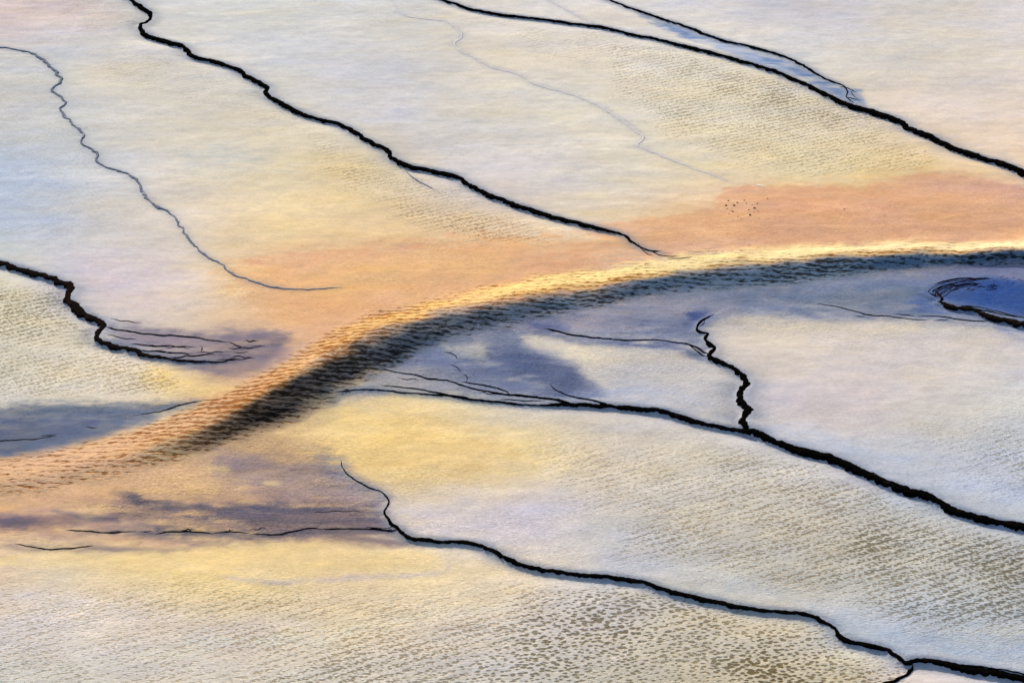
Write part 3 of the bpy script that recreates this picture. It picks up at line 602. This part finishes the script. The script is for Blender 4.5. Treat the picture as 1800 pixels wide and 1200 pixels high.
# ---------------------------------------------------------------- rims
def hgt(x, y):
    i = np.clip((np.asarray(x)-X0)/STEP, 0, nx-1.001); j = np.clip((np.asarray(y)-Y0)/STEP, 0, ny-1.001)
    i0 = i.astype(int); j0 = j.astype(int); a = i-i0; b = j-j0
    return (Z[j0, i0]*(1-a)+Z[j0, i0+1]*a)*(1-b)+(Z[j0+1, i0]*(1-a)+Z[j0+1, i0+1]*a)*b
def ribbon(name, pts, mat, parent=None, rough=1.0, hk=.10, seed=0, origin=None, wk=1.0):
    """a low lumpy dam following the line: seven points across, frayed on the near edge"""
    c = catmull(pts, 1.6); x, y = ground(c[:,0], c[:,1]); n = len(x)
    wd = np.maximum(c[:,2], .5)*mpp(x, y)*wk*.90
    tx = np.gradient(x); ty = np.gradient(y); l = np.hypot(tx, ty)+1e-9; tx /= l; ty /= l
    s = np.concatenate([[0], np.cumsum(np.hypot(np.diff(x), np.diff(y)))])
    j1 = fbm(s*3.2, s*0+seed, 71+seed, 4)*rough; x = x + -ty*j1*(.025+wd*.16); y = y + tx*j1*(.025+wd*.16)
    # thickness in the picture: low-lying part seen at a slant when the line runs across the view
    wL = wd*(.5+.22*fbm(s*3.0, s*0+3, 81+seed, 4)*rough + .10*fbm(s*14, s*0, 91+seed, 2)*rough)
    wR = wd*(.5+.26*fbm(s*4.0, s*0+7, 83+seed, 4)*rough + .08*fbm(s*13, s*0, 93+seed, 2)*rough)
    across = np.abs(tx)                         # 1 when running left-right
    rag = .07*fbm(s*22, s*0+1, 191+seed, 2)+.10*fbm(s*9, s*0+2, 192+seed, 2)
    wL = (wL+wd*rag)*(.92+.62*across); wR = (wR+wd*np.roll(rag, 9))*(.92+.62*across)
    hh = wd*hk*(1+.2*fbm(s*1.5, s*0, 95+seed, 2))
    taper = np.clip(np.minimum(s, s[-1]-s)/(.15+wd), .05, 1); wL *= taper; wR *= taper; hh *= taper
    zb = np.max([hgt(x + -ty*q, y + tx*q) for q in (-.04, 0, .04)], axis=0)+.003
    rows = []
    for f, k in ((-1, -.35), (-.86, .45), (-.5, .9), (0, 1), (.5, .85), (.86, .4), (1, -.35)):
        ww = np.where(f < 0, wR, wL)*f
        px_ = x + -ty*ww; py_ = y + tx*ww
        z_ = np.where(k < 0, hgt(px_, py_)-.03, zb) + np.where(k < 0, 0, hh*k*(1+.08*fbm(s*4, s*0+f*5, 97+seed, 2)))
        rows.append(np.stack([px_, py_, z_], 1))
    V = np.stack(rows, 1); K = V.shape[1]
    if origin is None: origin = V[0, 3].copy(); origin = V[n//2, 3].copy()
    verts = (V.reshape(-1, 3)-origin).tolist()
    faces = [(i*K+j, (i+1)*K+j, (i+1)*K+j+1, i*K+j+1) for i in range(n-1) for j in range(K-1)]
    faces += [tuple(range(K))[::-1], tuple((n-1)*K+j for j in range(K))]
    me = bpy.data.meshes.new(name); me.from_pydata(verts, [], faces); me.update()
    me.polygons.foreach_set('use_smooth', np.ones(len(me.polygons), bool)); me.materials.append(mat)
    o = bpy.data.objects.new(name, me); COL.objects.link(o)
    if parent is None: o.location = origin
    else: o.parent = parent
    return o, origin
def rim(pts, label, mat=M_BLACK, branches=(), bmat=None, name='terrace_rim', group=None, seed=0, **kw):
    if not branches:
        o, org = ribbon(name, pts, mat, seed=seed, **kw); props(o, label, 'rim', group); return o
    mx, my = ground(*pts[len(pts)//2][:2]); org = np.array([float(mx), float(my), float(hgt(mx, my))])
    o = bpy.data.objects.new(name, None); COL.objects.link(o); o.location = org.tolist()
    props(o, label, 'rim', group)
    ribbon('crest', pts, mat, parent=o, seed=seed, origin=org, **kw)
    for i, b in enumerate(branches):
        bb = ribbon('branch', b, bmat or mat, parent=o, seed=seed+3+i, origin=org, rough=1.3, hk=.35)[0]
    return o
def strand(x0, y0, x1, y1, w0=1.6, n=7, jit=1.6, sag=0):
    out = []
    for i in range(n):
        t = i/(n-1); out.append((x0+(x1-x0)*t+random.uniform(-2, 2), y0+(y1-y0)*t+sag*math.sin(t*math.pi)+random.uniform(-jit, jit)*(0 < t < 1), w0*(1-.75*abs(2*t-1)**2)+.3))
    return out

rim(RIM_A, 'long crooked black rim fading out at its near end in the orange water', seed=1,
    branches=[[(1125,434,2),(1140,440,2),(1165,442,1)], [(1145,441,1.4),(1165,449,2),(1195,452,1.2)], [(1172,455,1),(1190,456,2),(1215,455,1)], [(1120,428,1),(1135,444,1.6),(1150,450,1)]], bmat=M_BROWN)
rim(RIM_B, 'smooth thick black rim running to the right edge, lower of the twin rims', seed=2)
rim(RIM_C, 'thin black rim above the blue sliver, the upper of the twin rims', seed=3, bmat=M_BROWN,
    branches=[[(1475,152,1),(1492,156,2),(1506,164,1)], [(1486,172,1),(1498,174,2),(1512,178,1)], [(1495,160,1),(1500,168,1.4),(1510,176,1)]])
br = [[(184,577,3),(210,580,3),(250,586,3),(300,590,3.4),(340,593,3),(370,598,2.4),(400,600,2)], [(400,600,1.5),(415,606,2),(430,612,1.4)]]
for a in [(228,606,300,611,2.4),(262,606,335,613,2),(290,612,345,609,1.8),(240,616,310,622,2.2),(275,620,340,622,2.4),(300,628,380,623,2.6),(330,636,420,633,2.6),(300,634,360,637,2.4),(345,620,400,617,1.6),
          (380,634,450,629,1.8),(400,611,455,612,2),(428,599,455,599,2.2),(410,618,440,619,1.4),(352,607,358,620,1.2),(440,608,466,607,1.6),(400,628,440,626,1.6),(190,590,240,598,1.6),(196,561,250,566,1.4)]:
    br.append(strand(*a[:4], w0=a[4]))
rim(RIM_D, 'thick dark brown rim at the left edge, fraying into strands over mauve water', mat=M_BROWN, branches=br, seed=4, rough=1.4)
br = [[(668,678,1),(700,680,2.4),(740,686,3),(790,694,3),(830,701,2.4)],
      [(668,648,1),(700,655,2),(726,658,2.4),(750,665,3),(790,670,3),(830,682,3.4),(870,690,3.6),(940,698,4.6),(980,705,5),(1010,712,5)],
      [(810,671,2),(850,677,3),(882,684,2.6),(897,694,2.6)], [(966,674,1.2),(976,685,2.6),(1000,696,3),(1040,705,3.6),(1075,714,4)],
      [(780,618,1),(795,622,2),(806,632,1)], [(790,640,1),(804,646,2),(812,655,1)], [(812,656,1),(822,662,1.4),(820,672,1)]]
for a in [(840,690,900,694,1.6),(880,702,960,706,1.8),(900,694,950,698,2),(700,664,740,668,1.2),(612,660,640,655,1.2)]: br.append(strand(*a[:4], w0=a[4]))
rim(RIM_E, 'thickest black rim, thin strands at the swell widening towards the right edge', branches=br, seed=5)
rim(RIM_F, 'crooked black rim running upright from a small hook to the thickest rim', seed=6, rough=1.8,
    branches=[[(956,577,2),(975,580,3.4),(1000,587,3.4),(1050,594,3.2),(1100,598,3.2),(1150,597,2.6),(1200,602,2.6),(1225,608,3.6),(1244,618,5)],
              [(1205,600,1),(1225,614,2.4),(1242,624,3)], [(1232,566,1),(1244,558,2),(1254,553,1)], [(1228,574,1.4),(1236,570,2),(1240,563,1)], [(1212,601,1),(1216,608,1.8),(1222,612,1.4)]])
br = [[(115,932,1.4),(150,933,2.4),(190,936,2),(240,933,1.4)], [(285,933,1.4),(300,934,3),(350,935,2.6),(375,938,2)], [(372,937,1.6),(410,935,2),(440,937,1.2)], [(440,938,1.4),(490,939,3),(515,933,2.6),(548,927,3),(566,929,2)],
      [(560,929,1.4),(600,928,2),(640,929,2.4),(697,930,4)], [(25,955,1.2),(60,961,2),(90,965,2.6),(130,962,2.4),(165,959,1.6)], [(270,939,1),(290,935,2),(300,933,1)], [(184,935,1),(210,934,2),(220,933,1)]]
for a in [(390,933,412,931,1.4),(440,930,470,928,1.3),(320,930,342,931,1.4),(245,935,270,934,1.5),(570,931,690,925,1),(550,899,640,898,.9),(640,926,690,928,2)]: br.append(strand(*a[:4], w0=a[4]))
rim(RIM_G, 'lowest black rim, crossing the foreground from dusky fan to right edge', seed=7, branches=br + [[(1604,1163,8),(1603,1172,7),(1590,1184,7),(1572,1194,8),(1545,1206,9),(1520,1225,9)], [(1680,1166,1),(1720,1172,2.4),(1760,1178,2.2),(1820,1190,2)]])
br = []
for q in range(7):
    t = q/6; J = lambda v_=2.2: random.uniform(-v_, v_)
    ox = 1634+26*t; oy = 513+6*t
    for (p0, p1, p2, p3) in [((1648+8*t, 526-2*t), (ox, oy), (ox+12, 503+9*t), (1668+16*t, 496+11*t)), ((1660+16*t, 498+10*t), (1680+14*t, 494+10*t), (1702+14*t, 490+10*t), (1736-46*t, 488+12*t))]:
        br.append([(p[0]+J(3), p[1]+J(1.4), random.uniform(.7, 2.1)) for p in (p0, p1, p2, p3)])
for q in range(16):
    x = random.uniform(1655, 1745); y = 500+random.uniform(0, 1)*max(3, 26-(x-1650)*.2); br.append([(x, y, 1.2), (x+random.uniform(4, 9), y-random.uniform(-1, 3), 2.2), (x+random.uniform(10, 18), y-random.uniform(0, 4), 1.2)])
for q in range(10):
    x = random.uniform(1745, 1795); y = 488+random.uniform(-2, 10); br.append([(x, y, 1.4), (x+3, y-1, 2), (x+6, y-.5, 1.2)])
br += [[(1640,508,3),(1650,519,4),(1656,526,4.5),(1650,531,5)], [(1690,538,1.6),(1730,543,2),(1780,556,2),(1830,566,2)], [(1700,541,1.6),(1740,549,2.4),(1790,560,2)],
       [(1632,513,3),(1638,519,4),(1648,524,3)], [(1640,500,1.5),(1660,494,3),(1690,489,3),(1745,490,2)]]
rim(RIM_H, 'brown rim of the blue pool, spreading into a fan of strands at its tip', mat=M_BROWN, branches=br, seed=8, rough=1.5)
rim([(1435,533,1),(1460,537,1.8),(1480,541,2),(1505,548,2.4),(1530,554,2.8),(1560,556,2.8),(1600,561,2.6),(1635,563,1.4)], 'hair-thin dark line on the slate water running towards the brown rim', name='mineral_strand', seed=9,
    branches=[[(1570,552,1),(1590,554,2),(1610,556,1)], [(1612,555,1),(1650,556,2.2),(1680,560,2.4),(1705,562,2.6),(1738,560,2)], [(1500,554,1),(1512,556,1.5),(1520,555,1)], [(1640,564,1),(1660,562,1.4),(1668,560,1)]])
rim(RIM_I, 'thin slate grey zigzag rim from the left edge down to the orange water', mat=M_SLATE, seed=10, rough=2.0, hk=.3)
rim(RIM_J, 'faint lavender rim wandering across the cream water below the twin rims', mat=M_PALE, seed=11, rough=1.6, hk=.05, wk=1.3)
rim(RIM_K, 'faint short lavender rim meeting the lower twin rim near the far edge', mat=M_PALE, seed=12, rough=1.4, hk=.05)
rim(RIM_L, 'short faint grey rim branching off beneath the middle of the long black rim', mat=M_SLATE, seed=13, hk=.2)
rim([(240,728,1),(280,722,2.2),(310,714,3),(335,708,3),(356,704,1.4)], 'short dark crest line at the tip of the slate blue wedge', name='mineral_strand', mat=M_BROWN, seed=14, rough=2)
rim([(-40,776,2.4),(0,774,2.6),(30,773,2.4),(60,771,2),(100,766,1)], 'short dark line on the slate blue wedge at the left edge', name='mineral_strand', mat=M_BROWN, seed=15, rough=1.5,
    branches=[[(70,767,1),(85,765,1.8),(98,764,1)], [(150,750,1),(160,751,2),(172,752,1)]])

# ---------------------------------------------------------------- small loose things
def pebble_mesh(seed):
    import bmesh
    bm = bmesh.new(); bmesh.ops.create_icosphere(bm, subdivisions=2, radius=1)
    r = random.Random(seed)
    for vv in bm.verts: vv.co *= r.uniform(.8, 1.12); vv.co.z *= .55
    me = bpy.data.meshes.new('pebble'); bm.to_mesh(me); bm.free()
    for p in me.polygons: p.use_smooth = True
    return me
M_PEB = rim_material('rust_brown_stone', (.16, .08, .03), (.30, .14, .05))
pm = [pebble_mesh(s) for s in range(4)]
for m_ in pm: m_.materials.append(M_PEB)
PEB = [(1280,353),(1290,361),(1296,356),(1308,352),(1312,358),(1322,360),(1331,358),(1326,366),(1278,367),(1288,372),(1281,376),(1297,381),(1303,384),(1318,378),(1325,373),(1332,371),(1349,349),(1334,384),(1484,368),(1276,361),(1285,370),(1316,369)]
for i, (a, b) in enumerate(PEB):
    x, y = ground(a, b); o = bpy.data.objects.new('pebble', pm[i % 4]); COL.objects.link(o)
    k = random.choice((.014, .018, .022, .026, .034)); o.location = (x, y, float(hgt(x, y))+k*.2); o.scale = (k*1.5, k, k); o.rotation_euler = (0, 0, random.uniform(0, 6))
    if a == 1484: props(o, 'single rust brown pebble alone on the peach orange flat, right of the cluster', 'pebble')
    else: props(o, 'tiny rust brown pebble in the cluster on the peach orange flat', 'pebble', 'pebbles on the orange flat')
def blade(name, pts, mat, label, cat):
    o, _ = ribbon(name, pts, mat, rough=.4, hk=.25, seed=20); props(o, label, cat)
M_WHITE = rim_material('bleached_wood', (.7, .68, .64), (.8, .78, .74)); M_LEAF = rim_material('yellow_leaf', (.6, .33, .10), (.7, .45, .2))
blade('driftwood', [(1325,325,2),(1336,327,3),(1347,330,2)], M_WHITE, 'white bleached sliver lying on the edge of the peach orange flat', 'driftwood')
blade('leaf', [(403,479,2),(408,478,4.5),(414,479,2)], M_LEAF, 'small golden leaf caught on the thin slate grey rim', 'leaf')
